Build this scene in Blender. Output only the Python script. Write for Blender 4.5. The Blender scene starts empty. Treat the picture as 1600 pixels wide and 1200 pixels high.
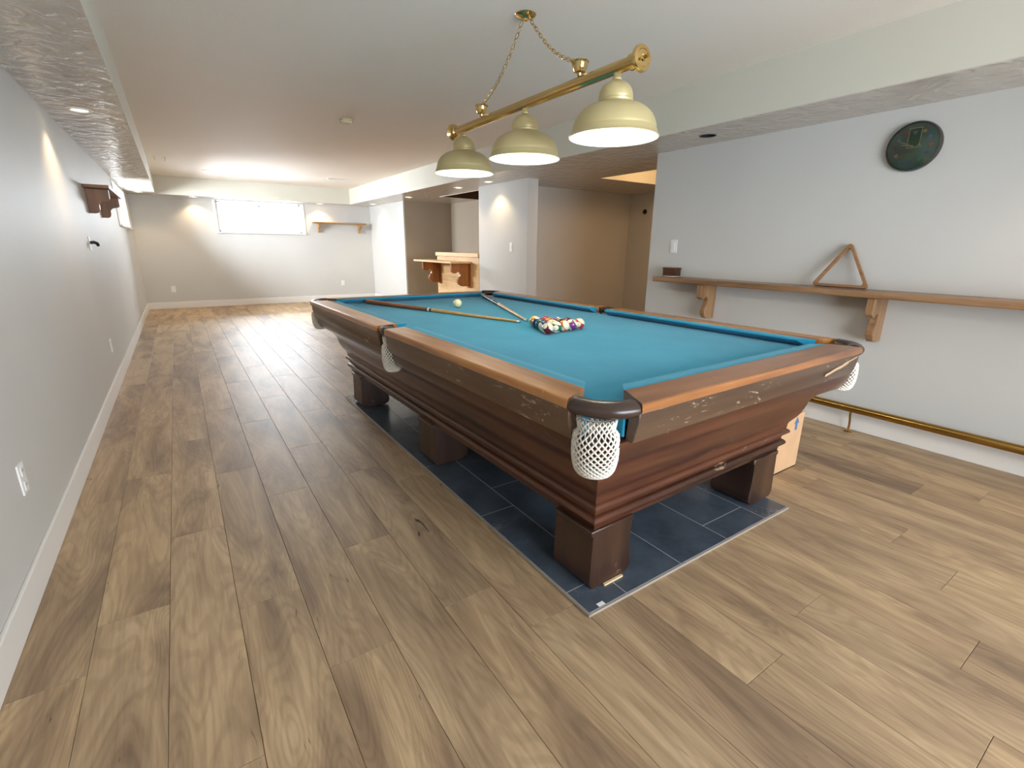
import bpy, bmesh, math, random
from mathutils import Vector, Matrix
random.seed(7)
S = bpy.context.scene
COL = S.collection
PI = math.pi

# ------------------------------------------------------------------ camera
EYE = Vector((0, 0, 1.25))
YAW, PITCH, ROLL, FPX = 0.5953, -0.2776, 0.0109, 752.45
cy, sy, cp, sp = math.cos(YAW), math.sin(YAW), math.cos(PITCH), math.sin(PITCH)
fw = Vector((sy * cp, cy * cp, sp))
rt = Vector((cy, -sy, 0))
up = rt.cross(fw)
cr, sr = math.cos(ROLL), math.sin(ROLL)
rt, up = cr * rt + sr * up, -sr * rt + cr * up
camd = bpy.data.cameras.new('camera')
camd.sensor_width = 36
camd.lens = FPX * 36 / 1600
camd.clip_start = 0.02
cam = bpy.data.objects.new('camera', camd)
COL.objects.link(cam)
cam.matrix_world = Matrix(((rt.x, up.x, -fw.x, EYE.x), (rt.y, up.y, -fw.y, EYE.y), (rt.z, up.z, -fw.z, EYE.z), (0, 0, 0, 1)))
S.camera = cam

# ------------------------------------------------------------------ world, daylight, exposure
W = bpy.data.worlds.new('sky')
S.world = W
W.use_nodes = True
bg = W.node_tree.nodes['Background']
bg.inputs[0].default_value = (0.86, 0.93, 1.0, 1)
bg.inputs[1].default_value = 5.0
S.view_settings.view_transform = 'Standard'
S.view_settings.look = 'None'
S.view_settings.gamma = 1
S.view_settings.use_curve_mapping = False
S.view_settings.exposure = 0.42
S.cycles.use_denoising = True
S.cycles.max_bounces = 10
S.cycles.diffuse_bounces = 6
S.cycles.glossy_bounces = 4
S.cycles.transparent_max_bounces = 12
S.cycles.sample_clamp_indirect = 8
S.cycles.caustics_reflective = False
S.cycles.caustics_refractive = False


def area_light(name, loc, rot, sx, sz, power, color=(0.86, 0.93, 1.0)):
    l = bpy.data.lights.new(name, 'AREA')
    l.shape = 'RECTANGLE'
    l.size, l.size_y = sx, sz
    l.energy = power
    l.color = color
    o = bpy.data.objects.new(name, l)
    COL.objects.link(o)
    o.location = loc
    o.rotation_euler = rot
    return o


# daylight entering by the back and left windows; rear light is unseen added fill
area_light('daylight_back', (1.58, 12.25, 2.05), (-PI / 2 + .4, 0, 0), 1.9, 0.9, 250)
area_light('daylight_left', (-1.1, 9.95, 2.0), (0, -PI / 2 + .3, 0), 0.9, 2.1, 470)
area_light('rear_fill', (1.65, -2.75, 1.12), (PI / 2 + .2, 0, 0), 3.1, 1.9, 180, (0.86, 0.93, 1.0))
WARM = (1.0, 0.72, 0.42)

# ------------------------------------------------------------------ materials


def srgb(r, g, b):
    f = lambda c: ((c / 255 + 0.055) / 1.055) ** 2.4 if c > 10 else c / 255 / 12.92
    return (f(r), f(g), f(b), 1)


class NT:
    def __init__(self, name):
        self.m = bpy.data.materials.new(name)
        self.m.use_nodes = True
        self.t = self.m.node_tree
        self.b = self.t.nodes['Principled BSDF']

    def n(self, typ, **kw):
        nd = self.t.nodes.new(typ)
        for k, v in kw.items():
            if k[0] == '_':
                setattr(nd, k[1:], v)
            else:
                key = int(k[1:]) if k[0] == 'i' and k[1:].isdigit() else k.replace('_', ' ')
                s = nd.inputs[key]
                if isinstance(v, bpy.types.NodeSocket):
                    self.t.links.new(v, s)
                else:
                    s.default_value = v
        return nd

    def l(self, a, b):
        self.t.links.new(a, b)

    def ramp(self, fac, stops):
        nd = self.t.nodes.new('ShaderNodeValToRGB')
        e = nd.color_ramp.elements
        while len(e) < len(stops):
            e.new(0.5)
        for el, (p, c) in zip(e, stops):
            el.position = p
            el.color = c
        self.l(fac, nd.inputs[0])
        return nd.outputs[0]

    def coord(self, scale=(1, 1, 1), rnd=False, out='Object'):
        tc = self.n('ShaderNodeTexCoord')
        src = tc.outputs[out]
        mp = self.n('ShaderNodeMapping')
        mp.inputs['Scale'].default_value = scale
        self.l(src, mp.inputs[0])
        if rnd:
            oi = self.n('ShaderNodeObjectInfo')
            m1 = self.n('ShaderNodeMath', _operation='MULTIPLY', i0=oi.outputs['Random'], i1=137.0)
            cx = self.n('ShaderNodeCombineXYZ', X=m1.outputs[0], Y=m1.outputs[0], Z=m1.outputs[0])
            self.l(cx.outputs[0], mp.inputs['Location'])
        return mp.outputs[0]

    def noise(self, vec, scale, detail=3, rough=0.5, dist=0.0):
        nd = self.n('ShaderNodeTexNoise', Vector=vec, Scale=scale, Detail=detail, Roughness=rough, Distortion=dist)
        return nd.outputs[0]

    def mix(self, fac, a, b, mode='MIX'):
        nd = self.n('ShaderNodeMix', _data_type='RGBA', _blend_type=mode)
        for s, v in ((nd.inputs[0], fac), (nd.inputs[6], a), (nd.inputs[7], b)):
            if isinstance(v, bpy.types.NodeSocket):
                self.l(v, s)
            else:
                s.default_value = v
        return nd.outputs[2]

    def bump(self, h, strength, dist=0.01):
        nd = self.n('ShaderNodeBump', Height=h, Strength=strength, Distance=dist)
        self.l(nd.outputs[0], self.b.inputs['Normal'])

    def set(self, **kw):
        for k, v in kw.items():
            s = self.b.inputs[k.replace('_', ' ')]
            if isinstance(v, bpy.types.NodeSocket):
                self.l(v, s)
            else:
                s.default_value = v
        return self.m


def plain(name, col, rough=0.5, metal=0.0, spec=0.5, **kw):
    m = NT(name)
    v = m.noise(m.coord(out='Object'), 9, 3)
    c = m.mix(0.06, col, m.ramp(v, [(0.3, (0, 0, 0, 1)), (0.7, (1, 1, 1, 1))]), 'OVERLAY')
    return m.set(Base_Color=c, Roughness=rough, Metallic=metal, Specular_IOR_Level=spec, **kw)


def paint(name, col, rough=0.55, bump=0.08, scale=220, coarse=0.0):
    m = NT(name)
    v = m.coord()
    m.bump(m.noise(v, scale, 2), bump, 0.002)
    c = m.mix(0.03, col, m.ramp(m.noise(v, 1.3, 2), [(0.3, (0, 0, 0, 1)), (0.7, (1, 1, 1, 1))]), 'OVERLAY')
    return m.set(Base_Color=c, Roughness=rough, Specular_IOR_Level=0.2)


M_WALL = paint('wall_paint', srgb(203, 203, 200))
M_CEIL = paint('stippled_ceiling_paint', srgb(236, 228, 218), 0.75, 0.5, 90)
M_CEIL.node_tree.nodes['Principled BSDF'].inputs['Specular IOR Level'].default_value = 0.15
M_SOFFIT = paint('soffit_paint', srgb(208, 206, 194), 0.55)
M_ALCOVE = paint('darker_alcove_tone', srgb(172, 160, 144))  # alcove walls: darker, browner tone than the main walls
M_TRIM = paint('white_trim_paint', srgb(232, 230, 226), 0.35, 0.02)


def trowel():
    m = NT('glossy_trowelled_paint')
    v = m.coord((1, 1.0, 1))
    w = m.noise(v, 9.0, 3, 0.5, 0.8)
    r = m.ramp(w, [(0.3, (0, 0, 0, 1)), (0.7, (1, 1, 1, 1))])
    m.bump(r, 0.34, 0.02)
    return m.set(Base_Color=srgb(200, 192, 182), Roughness=0.17, Specular_IOR_Level=0.5)


M_TROWEL = trowel()


def plank():
    m = NT('oak_laminate')
    v = m.coord((1, 1, 1), True)
    big = m.noise(m.coord((5.2, 1.05, 1), True), 1.0, 4, 0.6, 0.9)
    fine = m.noise(m.coord((70, 5, 1), True), 1.0, 4, 0.6, 0.5)
    # cathedral grain: contour lines of a stretched noise
    cn = m.noise(m.coord((4.5, 0.75, 1), True), 1.0, 2, 0.45, 0.5)
    wv = m.n('ShaderNodeMath', _operation='SINE', i0=m.n('ShaderNodeMath', _operation='MULTIPLY', i0=cn, i1=170.0).outputs[0])
    wm = m.n('ShaderNodeMapRange', i0=wv.outputs[0], i1=-1.0, i2=1.0)
    base = m.ramp(big, [(0.26, srgb(116, 96, 78)), (0.42, srgb(152, 128, 101)), (0.58, srgb(178, 153, 120)), (0.8, srgb(194, 170, 137))])
    c = m.mix(0.4, base, m.ramp(fine, [(0.3, (0.3, 0.28, 0.26, 1)), (0.65, (0.62, 0.62, 0.62, 1))]), 'OVERLAY')
    c = m.mix(0.16, c, m.ramp(wm.outputs[0], [(0.1, (0.25, 0.23, 0.2, 1)), (0.55, (0.62, 0.62, 0.62, 1))]), 'OVERLAY')
    # cracks and knots
    vo = m.n('ShaderNodeTexNoise', Vector=m.coord((16, 2.2, 1), True), Scale=1.3, Detail=5.0, Roughness=0.62, Distortion=1.5)
    kn = m.ramp(vo.outputs[0], [(0.27, (1, 1, 1, 1)), (0.325, (0, 0, 0, 1))])
    c = m.mix(kn, c, srgb(70, 52, 38))
    oi = m.n('ShaderNodeObjectInfo')
    tone = m.ramp(oi.outputs['Random'], [(0.0, (0.45, 0.45, 0.46, 1)), (0.5, (0.5, 0.5, 0.5, 1)), (1.0, (0.545, 0.54, 0.525, 1))])
    c = m.mix(0.85, c, tone, 'OVERLAY')
    m.bump(fine, 0.12, 0.002)
    rg = m.ramp(fine, [(0.2, (0.42, 0.42, 0.42, 1)), (0.8, (0.54, 0.54, 0.54, 1))])
    return m.set(Base_Color=c, Roughness=rg, Specular_IOR_Level=0.4)


M_PLANK = plank()
M_JOINT = plain('dark_joint', srgb(104, 84, 64), 0.8)


def slate():
    m = NT('blue_black_slate')
    v = m.coord((1, 1, 1), True)
    a = m.noise(v, 2.2, 4, 0.6, 1.2)
    base = m.ramp(m.noise(v, 6, 5, 0.65), [(0.3, srgb(62, 71, 82)), (0.7, srgb(82, 92, 104))])
    vein = m.ramp(a, [(0.492, (0, 0, 0, 1)), (0.5, (0.45, 0.45, 0.45, 1)), (0.508, (0, 0, 0, 1))])
    msk = m.ramp(m.noise(v, 1.1, 1), [(0.52, (0, 0, 0, 1)), (0.62, (1, 1, 1, 1))])
    c = m.mix(m.mix(1.0, vein, msk, 'MULTIPLY'), base, srgb(165, 165, 162))
    m.bump(m.noise(v, 30, 4), 0.1, 0.003)
    return m.set(Base_Color=c, Roughness=0.27, Specular_IOR_Level=0.6)


M_SLATE = slate()
M_GROUT = plain('pale_grey_grout', srgb(150, 152, 154), 0.8)
M_EDGE = plain('pad_edge_strip', srgb(150, 140, 128), 0.45)


def wood(name, dark, mid, light, axis='Y', scale=1.0, rough=0.35, wear=0.0, wearcol=(170, 150, 128), coat=0.0, rnd=False):
    m = NT(name)
    st = {'X': (0.8, 9, 9), 'Y': (9, 0.8, 9), 'Z': (9, 9, 0.8)}[axis]
    st = tuple(s * scale for s in st)
    a = m.noise(m.coord(st, rnd), 1.0, 4, 0.55, 0.8)
    f = m.noise(m.coord(tuple(s * 6 for s in st), rnd), 1.0, 3, 0.6)
    c = m.ramp(a, [(0.3, srgb(*dark)), (0.5, srgb(*mid)), (0.72, srgb(*light))])
    c = m.mix(0.4, c, m.ramp(f, [(0.3, (0.3, 0.3, 0.3, 1)), (0.7, (0.6, 0.6, 0.6, 1))]), 'OVERLAY')
    if wear:
        st2 = {'X': (4, 14, 14), 'Y': (14, 4, 14), 'Z': (14, 14, 5)}[axis]
        n1 = m.noise(m.coord(st2), 1.6, 8, 0.75, 2.0)
        n2 = m.noise(m.coord((1, 1, 1)), 2.6, 2)
        k = m.ramp(n1, [(0.70 - wear * 0.12, (0, 0, 0, 1)), (0.73 - wear * 0.10, (1, 1, 1, 1))])
        k2 = m.ramp(n2, [(0.45, (0, 0, 0, 1)), (0.6, (1, 1, 1, 1))])
        c = m.mix(m.mix(1.0, k, k2, 'MULTIPLY'), c, srgb(*wearcol))
    m.bump(f, 0.08, 0.002)
    return m.set(Base_Color=c, Roughness=rough, Specular_IOR_Level=0.5, Coat_Weight=coat, Coat_Roughness=0.2)


M_CAB = wood('mahogany_cabinet', (36, 18, 11), (72, 38, 24), (100, 57, 36), 'Y', 0.7, 0.3, 0.6, (150, 120, 95), 0.3)
M_CABX = wood('mahogany_cabinet_end', (36, 18, 11), (72, 38, 24), (100, 57, 36), 'X', 0.7, 0.3, 0.7, (150, 120, 95), 0.3)
M_LEG = wood('mahogany_leg', (38, 22, 15), (56, 35, 25), (72, 48, 35), 'Z', 0.8, 0.3, 0.75, (160, 135, 112), 0.3)
M_APRON = wood('worn_brown_apron', (72, 53, 40), (96, 73, 55), (114, 90, 69), 'Y', 0.6, 0.36, 1.05, (182, 160, 136), 0.2)
M_APRONX = wood('worn_brown_apron_end', (62, 45, 34), (82, 61, 46), (98, 76, 58), 'X', 0.6, 0.36, 0.9, (182, 160, 136), 0.2)
M_RAIL = wood('honey_oak_rail', (126, 78, 38), (174, 116, 58), (198, 142, 80), 'Y', 1.0, 0.28, 0.3, (215, 190, 150), 0.4)
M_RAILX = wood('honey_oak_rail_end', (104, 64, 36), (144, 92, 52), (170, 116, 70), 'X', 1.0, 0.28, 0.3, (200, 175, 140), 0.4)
M_LEDGE = wood('oak_ledge', (112, 84, 58), (140, 106, 74), (160, 126, 92), 'Y', 1.2, 0.35)
M_BRKT = wood('oak_bracket', (120, 88, 58), (146, 110, 76), (166, 130, 94), 'Z', 1.2, 0.35)
M_TRI = wood('beech_triangle', (120, 84, 52), (148, 106, 68), (164, 124, 84), 'Y', 1.5, 0.35)
M_PINE = wood('pale_pine', (190, 150, 100), (214, 178, 128), (226, 194, 146), 'Y', 0.8, 0.4, 0.25, (170, 120, 70))
M_PINED = wood('amber_pine_bracket', (118, 68, 24), (150, 90, 36), (168, 106, 50), 'Z', 1.0, 0.35)
M_SHELFB = wood('brown_shelf', (112, 76, 50), (138, 96, 66), (154, 112, 78), 'Z', 1.2, 0.4)
M_SHELFY = wood('honey_shelf', (150, 112, 66), (176, 136, 86), (194, 154, 104), 'X', 1.2, 0.4)
M_CUEB = wood('cue_butt_wood', (112, 62, 32), (146, 86, 48), (168, 106, 64), 'Y', 3, 0.2, coat=0.5)
M_CUEM = wood('cue_maple', (186, 144, 88), (206, 164, 104), (218, 178, 122), 'Y', 3, 0.35)
M_CUED = wood('cue_dark_butt', (30, 28, 26), (52, 50, 44), (84, 80, 66), 'Y', 3, 0.4)
M_DKBOX = wood('walnut_box', (52, 28, 12), (82, 46, 22), (104, 62, 32), 'Y', 2, 0.4)


def felt():
    m = NT('teal_felt')
    v = m.coord()
    a = m.noise(v, 3.0, 4, 0.6)
    c = m.ramp(a, [(0.3, srgb(36, 134, 168)), (0.7, srgb(44, 144, 178))])
    f = m.noise(v, 500, 2)
    sp = m.ramp(m.noise(v, 38, 2, 0.4), [(0.77, (0, 0, 0, 1)), (0.8, (0.35, 0.35, 0.35, 1))])
    c = m.mix(sp, c, srgb(150, 195, 205))
    m.bump(f, 0.15, 0.001)
    return m.set(Base_Color=c, Roughness=0.95, Specular_IOR_Level=0.1, Sheen_Weight=0.15, Sheen_Roughness=0.5)


M_FELT = felt()
M_LEATHER = plain('dark_brown_leather', srgb(58, 44, 38), 0.28)
M_NET = plain('white_cotton_cord', srgb(226, 220, 208), 0.85)
M_BRASS = plain('polished_brass', srgb(214, 184, 124), 0.12, 1.0)
M_BRASSD = plain('aged_brass', srgb(176, 140, 74), 0.2, 1.0)


def shade_mat():
    m = NT('champagne_gold_shade')
    v = m.coord((1, 1, 1))
    c = m.mix(0.1, srgb(206, 192, 144), m.ramp(m.noise(v, 4, 2), [(0.3, (0.2, 0.2, 0.2, 1)), (0.7, (0.8, 0.8, 0.8, 1))]), 'OVERLAY')
    return m.set(Base_Color=c, Roughness=0.36, Metallic=0.4)


M_SHADE = shade_mat()
M_SHADEIN = plain('white_enamel', srgb(246, 244, 238), 0.4)


def emit(name, col, strength):
    m = NT(name)
    return m.set(Base_Color=(0.9, 0.9, 0.9, 1), Emission_Color=col, Emission_Strength=strength)


M_BULB = emit('bulb_glow', (1, 0.93, 0.82, 1), 8)
M_POT = emit('downlight_glow', (1, 0.82, 0.58, 1), 9)
M_WHITE = plain('white_plastic', srgb(236, 236, 234), 0.35)
M_CREAM = plain('cream_plastic', srgb(206, 194, 150), 0.4)
M_BLACK = plain('black_void', srgb(14, 13, 13), 0.7)
M_BLACKP = plain('black_plastic', srgb(20, 20, 22), 0.35)
M_CARD = plain('cardboard', srgb(196, 158, 120), 0.8)
M_BLUE = plain('blue_print', srgb(70, 108, 150), 0.7)
M_BROWNP = paint('brown_recess_paint', srgb(96, 66, 42), 0.6)
M_CHROME = plain('pewter_rim', srgb(104, 98, 94), 0.22, 0.9)
M_SHIM = plain('pine_shim', srgb(214, 190, 150), 0.6)


def glass():
    m = NT('window_glass')
    t = m.t
    tr = m.n('ShaderNodeBsdfTransparent')
    gl = m.n('ShaderNodeBsdfGlossy', Roughness=0.02)
    fr = m.n('ShaderNodeFresnel', IOR=1.45)
    mx = m.n('ShaderNodeMixShader', i0=fr.outputs[0])
    m.l(tr.outputs[0], mx.inputs[1])
    m.l(gl.outputs[0], mx.inputs[2])
    m.l(mx.outputs[0], t.nodes['Material Output'].inputs[0])
    return m.m


M_GLASS = glass()

# ------------------------------------------------------------------ mesh helpers
ORG = {}


class MB:
    def __init__(self):
        self.v, self.f = [], []

    def add(self, vs, fs):
        k = len(self.v)
        self.v += [tuple(p) for p in vs]
        self.f += [tuple(i + k for i in q) for q in fs]
        return self

    def box(self, x0, x1, y0, y1, z0, z1):
        return self.add([(x, y, z) for z in (z0, z1) for y in (y0, y1) for x in (x0, x1)],
                        [(0, 2, 3, 1), (4, 5, 7, 6), (0, 1, 5, 4), (2, 6, 7, 3), (0, 4, 6, 2), (1, 3, 7, 5)])

    def prism(self, poly, axis, lo, hi):
        # poly in the two remaining axes, in x,y,z order
        n = len(poly)

        def P(p, h):
            return {'X': (h, p[0], p[1]), 'Y': (p[0], h, p[1]), 'Z': (p[0], p[1], h)}[axis]
        vs = [P(p, lo) for p in poly] + [P(p, hi) for p in poly]
        fs = [tuple(range(n)), tuple(range(2 * n - 1, n - 1, -1))]
        fs += [(i, i + n, (i + 1) % n + n, (i + 1) % n) for i in range(n)]
        return self.add(vs, fs)

    def lathe(self, prof, c=(0, 0, 0), seg=32, axis='Z', cap=False):
        vs, fs = [], []
        n = len(prof)
        for j in range(seg):
            a = 2 * PI * j / seg
            for r, h in prof:
                p = (r * math.cos(a), r * math.sin(a), h)
                if axis == 'Y':
                    p = (p[0], p[2], p[1])
                if axis == 'X':
                    p = (p[2], p[0], p[1])
                vs.append((p[0] + c[0], p[1] + c[1], p[2] + c[2]))
        for j in range(seg):
            k = (j + 1) % seg
            for i in range(n - 1):
                fs.append((j * n + i, k * n + i, k * n + i + 1, j * n + i + 1))
        if cap:
            fs.append(tuple(j * n for j in range(seg)))
            fs.append(tuple(j * n + n - 1 for j in range(seg)))
        return self.add(vs, fs)

    def tube(self, path, r, seg=12, closed=False, cap=True, flat=1.0):
        path = [Vector(p) for p in path]
        n = len(path)
        rs = r if isinstance(r, (list, tuple)) else [r] * n
        vs, fs = [], []
        ref = None
        for i, p in enumerate(path):
            a = path[(i - 1) % n] if (closed or i > 0) else p
            b = path[(i + 1) % n] if (closed or i < n - 1) else p
            d = (b - a).normalized()
            if ref is None:
                ref = Vector((0, 0, 1)) if abs(d.z) < 0.9 else Vector((1, 0, 0))
            s = d.cross(ref)
            s.normalize()
            ref = s.cross(d)
            for j in range(seg):
                t = 2 * PI * j / seg
                vs.append(p + rs[i] * (math.cos(t) * s * flat + math.sin(t) * ref))
        m = n if closed else n - 1
        for i in range(m):
            i2 = (i + 1) % n
            for j in range(seg):
                k = (j + 1) % seg
                fs.append((i * seg + j, i * seg + k, i2 * seg + k, i2 * seg + j))
        if cap and not closed:
            fs.append(tuple(range(seg)))
            fs.append(tuple((n - 1) * seg + j for j in range(seg)))
        return self.add(vs, fs)

    def build(self, name, mat, parent=None, smooth=None, bevel=0, org=None, seg=2):
        o0 = Vector(ORG[parent.name]) if parent else Vector(org or (0, 0, 0))
        me = bpy.data.meshes.new(name)
        me.from_pydata([tuple(Vector(p) - o0) for p in self.v], [], self.f)
        bm = bmesh.new()
        bm.from_mesh(me)
        bmesh.ops.recalc_face_normals(bm, faces=bm.faces)
        bm.to_mesh(me)
        bm.free()
        if smooth is not None:
            for p in me.polygons:
                p.use_smooth = True
            me.set_sharp_from_angle(angle=math.radians(smooth))
        me.materials.append(mat)
        o = bpy.data.objects.new(name, me)
        COL.objects.link(o)
        if parent:
            o.parent = parent
            ORG[o.name] = tuple(o0)
        else:
            o.location = o0
            ORG[o.name] = tuple(o0)
        if bevel:
            b = o.modifiers.new('bevel', 'BEVEL')
            b.width = bevel
            b.segments = seg
            b.limit_method = 'ANGLE'
            b.angle_limit = math.radians(35)
        return o


def tag(o, label=None, cat=None, group=None, kind=None):
    for k, v in (('label', label), ('category', cat), ('group', group), ('kind', kind)):
        if v:
            o[k] = v
    return o


def thing(name, loc, label, cat, group=None, rz=0, local=False):
    o = bpy.data.objects.new(name, None)
    o.empty_display_size = 0.05
    COL.objects.link(o)
    o.location = loc
    o.rotation_euler.z = rz
    ORG[o.name] = (0, 0, 0) if local else tuple(loc)
    return tag(o, label, cat, group)


def struct(o, label):
    return tag(o, label, kind='structure')


def box(*a):
    return MB().box(*a)


# ------------------------------------------------------------------ the room
XL, XR, YB, YR = -0.60, 3.89, 11.73, -2.4
ZS, ZC = 2.105, 2.42
SX, BX, BY = -0.16, 3.33, 11.35          # faces of the left soffit, right beam and back soffit


def wall_with_hole(axis, lo, hi, a0, a1, z0, z1, h):
    m = MB()
    b0, b1, c0, c1 = h
    for (p0, p1, q0, q1) in ((a0, b0, z0, z1), (b1, a1, z0, z1), (b0, b1, z0, c0), (b0, b1, c1, z1)):
        if axis == 'X':
            m.box(lo, hi, p0, p1, q0, q1)
        else:
            m.box(p0, p1, lo, hi, q0, q1)
    return m


WB = (0.78, 2.39, 1.475, 2.085)          # back window x0 x1 z0 z1
WL = (8.96, 10.95, 1.49, 2.085)          # left window y0 y1 z0 z1
WR = (0.15, 3.15, 0.2, 2.05)             # assumed, unseen glazed doors, added to let in rear fill light
struct(wall_with_hole('X', XL - 0.2, XL, YR - .2, YB + .2, -.05, ZC, WL).build('wall_left', M_WALL), 'long pale grey wall on the left')
struct(wall_with_hole('Y', YB, YB + 0.2, XL, XR, -.05, ZC, WB).build('wall_back', M_WALL), 'pale grey end wall with the high window')
struct(wall_with_hole('Y', YR - 0.2, YR, XL, 4.01, -.05, ZC, WR).build('wall_rear', M_WALL), 'wall behind the viewer with assumed glazed doors added for fill light')
struct(box(XR, 4.01, YR, 3.34, -.05, ZC).build('wall_right', M_WALL), 'grey wall carrying the bar ledge and clock')
struct(box(XR, 4.06, 5.43, 6.69, -.05, ZC).build('wall_pier', M_WALL), 'pale wall pier between alcove and hallway')
struct(box(XR, 5.1, 9.69, YB + .2, -.05, ZC).build('wall_far_right', M_WALL), 'pale wall block beyond the bar alcove')
struct(box(4.95, 5.1, 6.69, 9.69, -.05, ZC).build('wall_alcove', M_ALCOVE), 'side wall inside the bar alcove')
struct(box(XR + .02, 4.95, 9.68, 9.69, -.05, ZC).build('wall_alcove_back', M_ALCOVE), 'darker back wall of the bar alcove')
struct(box(4.06, 6.75, 6.05, 6.69, -.05, ZC).build('wall_hall_end', M_WALL), 'hallway end wall')
struct(box(6.45, 6.75, 3.2, 6.05, -.05, ZC).build('wall_hall_side', M_WALL), 'dark hallway side wall')
struct(box(4.01, 6.75, 3.2, 3.34, -.05, ZC).build('wall_hall_near', M_WALL), 'hallway wall behind the ledge wall')
struct(box(XL - .2, 6.8, YR - .2, YB + .2, ZC, ZC + .15).build('ceiling', M_CEIL), 'stippled pale ceiling')


def soffit(name, faces_mb, bottom_mb, label):
    o = struct(faces_mb.build(name, M_SOFFIT), label)
    bottom_mb.build('soffit_underside', M_TROWEL, o)
    return o


soffit('soffit_left', box(XL, SX, YR, YB, ZS + .006, ZC), box(XL, SX, YR, YB, ZS, ZS + .006), 'boxed soffit along the left wall')
soffit('soffit_back', box(SX, BX, BY, YB, ZS + .006, ZC), box(SX, BX, BY, YB, ZS, ZS + .006), 'boxed soffit over the end window')
fm, um = MB(), MB()
fm.box(BX, BX + .02, YR, YB, ZS + .006, ZC)
fm.box(4.62, 6.45, 4.88, 4.98, ZS + .006, ZC)          # sides of the raised hallway ceiling
fm.box(4.54, 4.64, 3.34, 4.88, ZS + .006, ZC)
HX, HY, HS = 3.60, 2.61, 0.12                    # empty light hole


def cell(x0, x1, y0, y1):
    um.box(x0, x1, y0, y1, ZS, ZS + .006)


cell(BX, 4.0, YR, HY - HS)
cell(BX, HX - HS, HY - HS, HY + HS)
cell(HX + HS, 4.0, HY - HS, HY + HS)
cell(BX, 4.0, HY + HS, 3.34)
cell(BX, 4.64, 3.34, 4.88)
cell(BX, 6.45, 4.88, 6.9)
cell(BX, 4.13, 6.9, 8.45)
cell(BX, 4.95, 8.45, YB)
NS = 32
vs, fs = [], []
for j in range(NS):
    a = 2 * PI * (j + .5) / NS
    c, s = math.cos(a), math.sin(a)
    k = HS / max(abs(c), abs(s))
    vs += [(HX + .062 * c, HY + .062 * s, ZS), (HX + k * c, HY + k * s, ZS)]
for j in range(NS):
    k = (j + 1) % NS
    fs.append((2 * j, 2 * j + 1, 2 * k + 1, 2 * k))
um.add(vs, fs)
for sx_ in (-1, 1):
    for sy_ in (-1, 1):
        um.add([(HX + sx_ * HS, HY + sy_ * HS, ZS), (HX + sx_ * HS, HY + sy_ * HS * .8, ZS), (HX + sx_ * HS * .8, HY + sy_ * HS, ZS)], [(0, 1, 2)])
SR = soffit('soffit_right', fm, um, 'deep beam and low ceiling along the right side')
rm = MB()
rm.box(4.13, 4.15, 6.9, 8.45, ZS, 2.3)
rm.box(4.15, 4.95, 8.43, 8.45, ZS, 2.3)
rm.box(4.15, 4.95, 6.9, 6.92, ZS, 2.3)
rm.box(4.13, 4.95, 6.9, 8.45, 2.3, 2.32)
rm.build('brown_ceiling_recess', M_BROWNP, SR)
rm = MB()
rm.box(4.10, 4.13, 6.86, 8.48, ZS - .003, ZS)
rm.box(4.13, 4.95, 8.45, 8.48, ZS - .003, ZS)
rm.build('recess_trim', M_TRIM, SR)

# floor of single planks
FL = box(XL - .2, XR + .3, YR - .2, YB + .2, -.06, -.012).build('floor', M_JOINT)
struct(FL, 'oak-look plank floor')
struct(box(XR + .3, 6.7, 3.2, YB, -.06, 0).build('floor_hall', M_PLANK), 'floor of hallway and alcove')
PW, PL, GAP = 0.204, 1.255, 0.0012
known = {0: 1.885, 1: 2.363, 2: 1.717, 3: 1.286, 4: 1.878, 6: 1.084, 10: .61, 11: .209, 13: .37, 14: .601, 15: 1.085}
plank_mesh = {}


def plank_geo(w, l):
    key = (round(w, 3), round(l, 3))
    if key not in plank_mesh:
        x, y, c = w / 2 - GAP / 2, l / 2 - GAP / 2, 0.0009
        vs = [(-x, -y, -.011), (x, -y, -.011), (x, y, -.011), (-x, y, -.011), (-x, -y, -c), (x, -y, -c), (x, y, -c), (-x, y, -c),
              (-x + c, -y + c, 0), (x - c, -y + c, 0), (x - c, y - c, 0), (-x + c, y - c, 0)]
        fs = [(0, 3, 2, 1), (8, 9, 10, 11)]
        for b in (0, 4):
            fs += [(b + i, b + (i + 1) % 4, b + 4 + (i + 1) % 4, b + 4 + i) for i in range(4)]
        me = bpy.data.meshes.new('plank')
        me.from_pydata(vs, [], fs)
        me.materials.append(M_PLANK)
        plank_mesh[key] = me
    return plank_mesh[key]


for n in range(-1, 23):
    x0 = -.405 + PW * n
    x1 = x0 + PW
    x0, x1 = max(x0, XL), min(x1, 4.2)
    if x1 - x0 < .01:
        continue
    j = known.get(n, random.uniform(0, PL))
    y = j - PL * math.ceil((j - YR) / PL)
    while y < YB:
        a, b = max(y, YR), min(y + PL, YB)
        if b - a > .02:
            o = bpy.data.objects.new('plank', plank_geo(x1 - x0, b - a))
            COL.objects.link(o)
            o.location = ((x0 + x1) / 2, (a + b) / 2, 0)
            o.parent = FL
        y += PL

# baseboards
for nm, b in (('left', (XL, XL + .014, YR, YB, 0, .125)), ('back', (XL, XR, YB - .014, YB, 0, .125)),
              ('right', (XR - .014, XR, YR, 3.34, 0, .125)), ('pier', (XR - .014, XR, 5.43, 6.69, 0, .125)), ('far_right', (XR - .014, XR, 9.69, YB, 0, .125)),
              ('hall', (4.06, 6.45, 6.036, 6.05, 0, .125))):
    struct(box(*b).build('baseboard_' + nm, M_TRIM, bevel=.004), 'white baseboard')


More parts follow.
